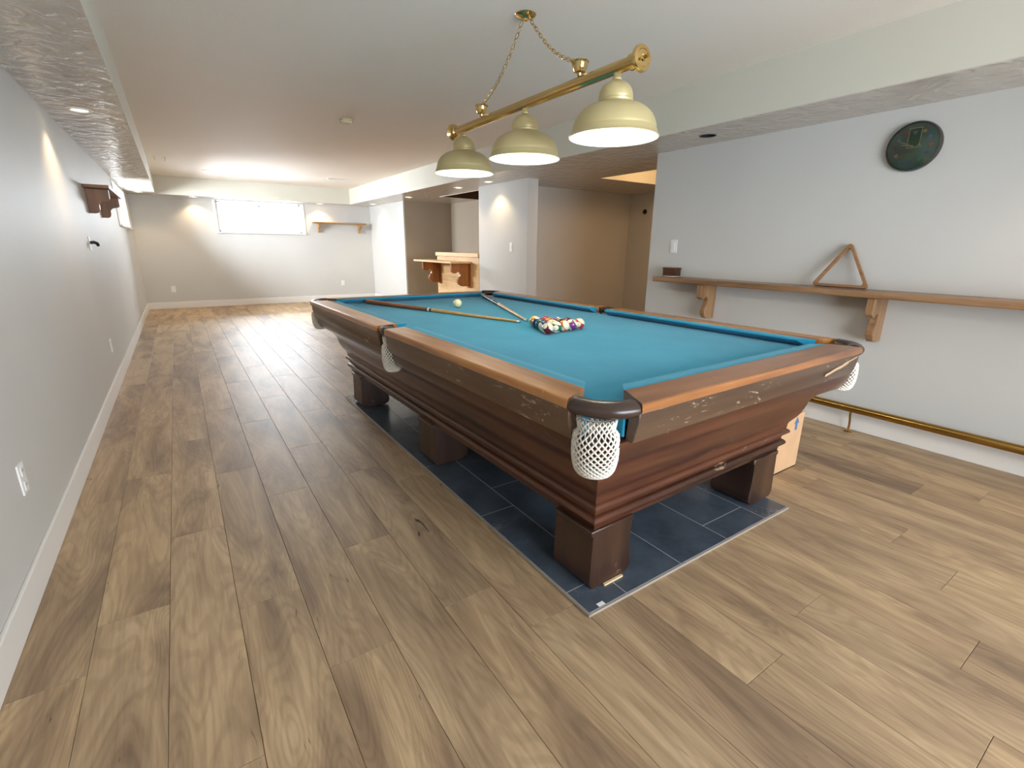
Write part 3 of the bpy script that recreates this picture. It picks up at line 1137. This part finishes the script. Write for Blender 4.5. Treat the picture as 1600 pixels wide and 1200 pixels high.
def dial_poly(nm, pts, mat, t=.0008, lift=0):
    # pts in (right, up) seen from the room: right = -y
    return MB().prism([(CY - a * CR, CZ + b * CR) for a, b in pts], 'X', FXX - t - lift, FXX - lift).build(nm, mat, clk)


def line(nm, pts, w, mat, closed=True):
    m = MB()
    k = len(pts)
    for i in range(k if closed else k - 1):
        p, q = Vector(pts[i]), Vector(pts[(i + 1) % k])
        d = (q - p).normalized() * w
        nrm = Vector((-d.y, d.x))
        p, q = p - d, q + d
        m.prism([(CY - c.x * CR, CZ + c.y * CR) for c in (p + nrm, q + nrm, q - nrm, p - nrm)], 'X', FXX - .0012, FXX - .0002)
    return m.build(nm, mat, clk)


M_IVORY = plain('ivory_print', srgb(206, 204, 160), 0.4)
M_FELTG = plain('printed_green', srgb(36, 92, 60), 0.4)
dial_poly('table_print', [(-.22, -.05), (.22, -.05), (.22, .72), (-.22, .72)], M_FELTG, .0004)
line('table_outline', [(-.22, -.05), (.22, -.05), (.22, .72), (-.22, .72)], .014, M_IVORY)
line('cue_print', [(-.5, -.42), (.05, -.2)], .02, plain('printed_amber', srgb(168, 120, 66), 0.4), False)
line('cue_rest_print', [(.10, -.06), (.22, .10), (.30, -.06)], .012, M_IVORY)
dial_poly('rack_print', [(-.09, .6), (.09, .6), (0, .44)], plain('printed_pale_blue', srgb(120, 150, 180), 0.4), .0008, .0004)
pc = {'y': (196, 176, 70), 'b': (90, 120, 170), 'r': (176, 70, 62), 'g': (90, 140, 100), 'i': (150, 160, 120), 'l': (120, 150, 160), 'p': (110, 80, 120)}
for hr, ck in ((1, 'y'), (2, 'b'), (3, 'r'), (4, 'p'), (5, 'g'), (6, 'b'), (7, 'b'), (8, 'i'), (9, 'r'), (10, 'l'), (11, 'r')):
    a = math.radians(90 - 30 * hr)
    cx, cyy = .64 * math.cos(a), .64 * math.sin(a)
    dial_poly('hour_ball', [(cx + .07 * math.cos(t * PI / 7), cyy + .07 * math.sin(t * PI / 7)) for t in range(14)], plain('printed_' + ck, srgb(*pc[ck]), 0.4), .0008)
line('hour_hand', [(0, 0), (-.42, .10)], .016, M_IVORY, False)
line('minute_hand', [(0, 0), (-.56, .26)], .014, M_IVORY, False)
MB().lathe([(0, -.008), (.005, -.008), (.006, 0)], (FXX, CY, CZ), 16, 'X').build('hand_boss', M_IVORY, clk, smooth=40)
gl = MB().lathe([(0, -.052), (CR * .2, -.0512), (CR * .4, -.048), (CR * .6, -.043), (CR * .8, -.035), (CR * .925, -.028)], (XR, CY, CZ), 48, 'X').build('glass_cover', M_GLASS, clk, smooth=60)


# ------------------------------------------------------------------ plates on the walls
def plate(name, wall, u, z, label, cat, kind):
    """wall: 'L','R','B'; u: position along it"""
    w, h, t = .072, .117, .006
    loc = {'L': (XL, u, z), 'R': (XR, u, z), 'B': (u, YB, z)}[wall]
    r = thing(name, loc, label, cat, 'wall plates')

    def bx(u0, u1, z0, z1, d0, d1):
        if wall == 'L':
            return box(XL + d0, XL + d1, u + u0, u + u1, z + z0, z + z1)
        if wall == 'R':
            return box(XR - d1, XR - d0, u + u0, u + u1, z + z0, z + z1)
        return box(u + u0, u + u1, YB - d1, YB - d0, z + z0, z + z1)
    bx(-w / 2, w / 2, -h / 2, h / 2, 0, t).build('cover_plate', M_WHITE, r, bevel=.002)
    if kind == 'outlet':
        for s in (-1, 1):
            s_ = bx(-.016, .016, s * .028 - .018, s * .028 + .018, t, t + .003).build('socket_face', M_WHITE, r, bevel=.001)
            for k in (-1, 1):
                bx(k * .007 - .0012, k * .007 + .0012, s * .028 - .002, s * .028 + .008, t + .002, t + .0034).build('slot', M_BLACKP, s_)
    elif kind == 'switch':
        bx(-.017, .017, -.034, .034, t, t + .005).build('rocker', M_WHITE, r, bevel=.002)
    return r


plate('wall_outlet', 'L', 2.37, .40, 'white wall outlet low on the left wall nearest the viewer', 'outlet', 'outlet')
plate('wall_outlet', 'L', 5.47, .37, 'white wall outlet midway along the left wall', 'outlet', 'outlet')
plate('wall_outlet', 'B', -.147, .375, 'white wall outlet low on the end wall near the left corner', 'outlet', 'outlet')
plate('wall_outlet', 'B', 3.139, .395, 'white wall outlet low on the end wall near the table', 'outlet', 'outlet')
plate('light_switch', 'R', 3.055, 1.27, 'white light switch above the walnut box on the right wall', 'switch', 'switch')
plate('light_switch', 'R', 5.797, 1.246, 'white light switch on the pale wall pier', 'switch', 'switch')
cp_ = plate('cable_plate', 'L', 5.55, 1.236, 'white wall plate with a short black cable stub on the left wall', 'cable plate', 'cable')
MB().tube([(XL + .006, 5.55, 1.245), (XL + .03, 5.55, 1.25), (XL + .05, 5.56, 1.24), (XL + .052, 5.58, 1.225)], .013, 10).build('cable_stub', M_BLACKP, cp_, smooth=50)
hk = thing('wall_hook', (6.45, 5.68, 1.82), 'black knob high on the dark hallway wall', 'hook')
MB().lathe([(0, -.05), (.03, -.048), (.04, -.03), (.03, -.015), (.015, -.012), (.015, 0)], (6.45, 5.68, 1.82), 20, 'X').build('knob', M_BLACKP, hk, smooth=40)

# ------------------------------------------------------------------ shelves
sh = thing('wall_shelf', (XL, 6.55, 1.70), 'small brown shelf with two curved brackets high on the left wall', 'shelf')
box(XL, -.415, 5.86, 7.25, 1.715, 1.742).build('shelf_board', M_SHELFB, sh, bevel=.004)
sb = lambda d, h: [(0, 0), (d, 0), (d, -.38 * h), (.92 * d, -.47 * h), (.75 * d, -.50 * h), (.60 * d, -.53 * h), (.50 * d, -.62 * h), (.47 * d, -.85 * h), (.40 * d, -.96 * h), (.28 * d, -1.0 * h), (0, -1.0 * h)]
for y in (6.02, 7.02):
    MB().prism([(XL + d, 1.715 + z) for d, z in sb(.165, .21)], 'Y', y - .02, y + .02).build('shelf_bracket', M_SHELFB, sh, bevel=.004)
sh = thing('wall_shelf', (3.14, YB, 1.70), 'narrow honey wood shelf on the end wall beside the window', 'shelf')
box(2.58, 3.74, YB - .17, YB, 1.70, 1.73).build('shelf_board', M_SHELFY, sh, bevel=.004)
for x in (2.70, 3.60):
    MB().prism([(YB - d, 1.70 + z) for d, z in sb(.14, .19)], 'X', x - .02, x + .02).build('shelf_bracket', M_SHELFY, sh, bevel=.004)

# ------------------------------------------------------------------ pine bar in the alcove
bar = thing('alcove_bar', (XR, 7.45, 0), 'pale pine bar counter with scroll brackets in the alcove', 'bar counter')
y0, y1 = 6.70, 8.19
for k in range(4):
    ya, yb = y0 + (y1 - y0) * k / 4, y0 + (y1 - y0) * (k + 1) / 4
    box(XR, XR + .05, ya + .001, yb - .001, .0, 1.08).build('front_panel', M_PINE, bar, bevel=.002)
box(XR - .02, XR + .32, y0, y1 + .03, 1.08, 1.145).build('counter_top', M_PINE, bar, bevel=.006)
box(3.53, XR, 6.96, 8.42, .985, 1.015).build('ledge', M_PINE, bar, bevel=.005)
for y in (7.02, 8.1):
    MB().prism([(XR - d, .985 + z) for d, z in scroll(.33, .36)], 'Y', y - .022, y + .022).build('scroll_bracket', M_PINED, bar, bevel=.005)
    box(XR - .012, XR, y - .06, y + .06, .60, .985).build('backing_strip', M_PINED, bar, bevel=.003)

# ------------------------------------------------------------------ foot rail, box
fr = thing('foot_rail', (3.80, .4, 0), 'brass foot rail along the floor under the oak ledge', 'foot rail')
MB().tube([(3.80, -1.3, .176), (3.80, 3.05, .176)], .0265, 20).build('rail_tube', M_BRASSD, fr, smooth=40)
MB().lathe([(.0265, 0), (.034, .004), (.034, .02), (.018, .034), (0, .036)], (3.80, 3.05, .176), 20, 'Y').build('end_cap', M_BRASSD, fr, smooth=40)
for y in (1.33, -.6, 2.75):
    MB().tube([(3.80, y, .155), (3.803, y, .12), (3.815, y, .085), (3.822, y, .05), (3.818, y, .012)], .0075, 10).build('stanchion', M_BRASSD, fr, smooth=50)
    MB().lathe([(.026, 0), (.026, .006), (.012, .012), (.008, .02)], (3.818, y, 0), 20).build('foot', M_BRASSD, fr, smooth=40)

bxr = thing('cardboard_box', (2.70, 1.38, 0), 'tan cardboard box with a blue arrow standing behind the table leg', 'box')
m = MB()
X0, X1, Y0, Y1, HB, t = 2.475, 2.913, 1.246, 1.50, .345, .006
box(X0, X0 + t, Y0, Y1, 0, HB - .03).build('side_panel', M_CARD, bxr)
box(X1 - t, X1, Y0 + t, Y1, 0, HB - .01).build('side_panel', M_CARD, bxr)
box(X0, X1, Y1 - t, Y1, 0, HB).build('back_panel', M_CARD, bxr)
box(X0, X1, Y0, Y1, 0, t).build('bottom_panel', M_CARD, bxr)
pf = [(X0, 0), (X1, 0), (X1, HB)] + [(X1 - .14 - .10 * math.sin(a), HB - .10 * (1 - math.cos(a)) - .01) for a in (0, .4, .8, 1.2, 1.57)] + [(X0, HB - .13)]
MB().prism(pf, 'Y', Y0, Y0 + t).build('front_panel', M_CARD, bxr)
ax_, az_ = 2.835, .285
ar = [(-.012, -.04), (.012, -.04), (.012, 0), (.028, 0), (0, .04), (-.028, 0), (-.012, 0)]
MB().prism([(ax_ + p[0], az_ + p[1]) for p in ar], 'Y', Y0 - .0008, Y0).build('printed_arrow', M_BLUE, bxr)

for x, lb in ((-.06, 'small cream ceiling hook nearest the left soffit'), (.06, 'small cream ceiling hook just inside the first one')):
    k = thing('ceiling_hook', (x, 8.97, ZC), lb, 'hook', 'ceiling hooks')
    MB().lathe([(0, -.006), (.016, -.004), (.018, 0)], (x, 8.97, ZC), 16).build('base', M_CREAM, k, smooth=40)
    MB().tube([(x, 8.97, ZC - .004)] + [(x, 8.97 + .014 * math.sin(a), ZC - .028 + .014 * math.cos(a)) for a in (0, .8, 1.6, 2.4, 3.2, 4.0)], .004, 8).build('hook_wire', M_CREAM, k, smooth=50)
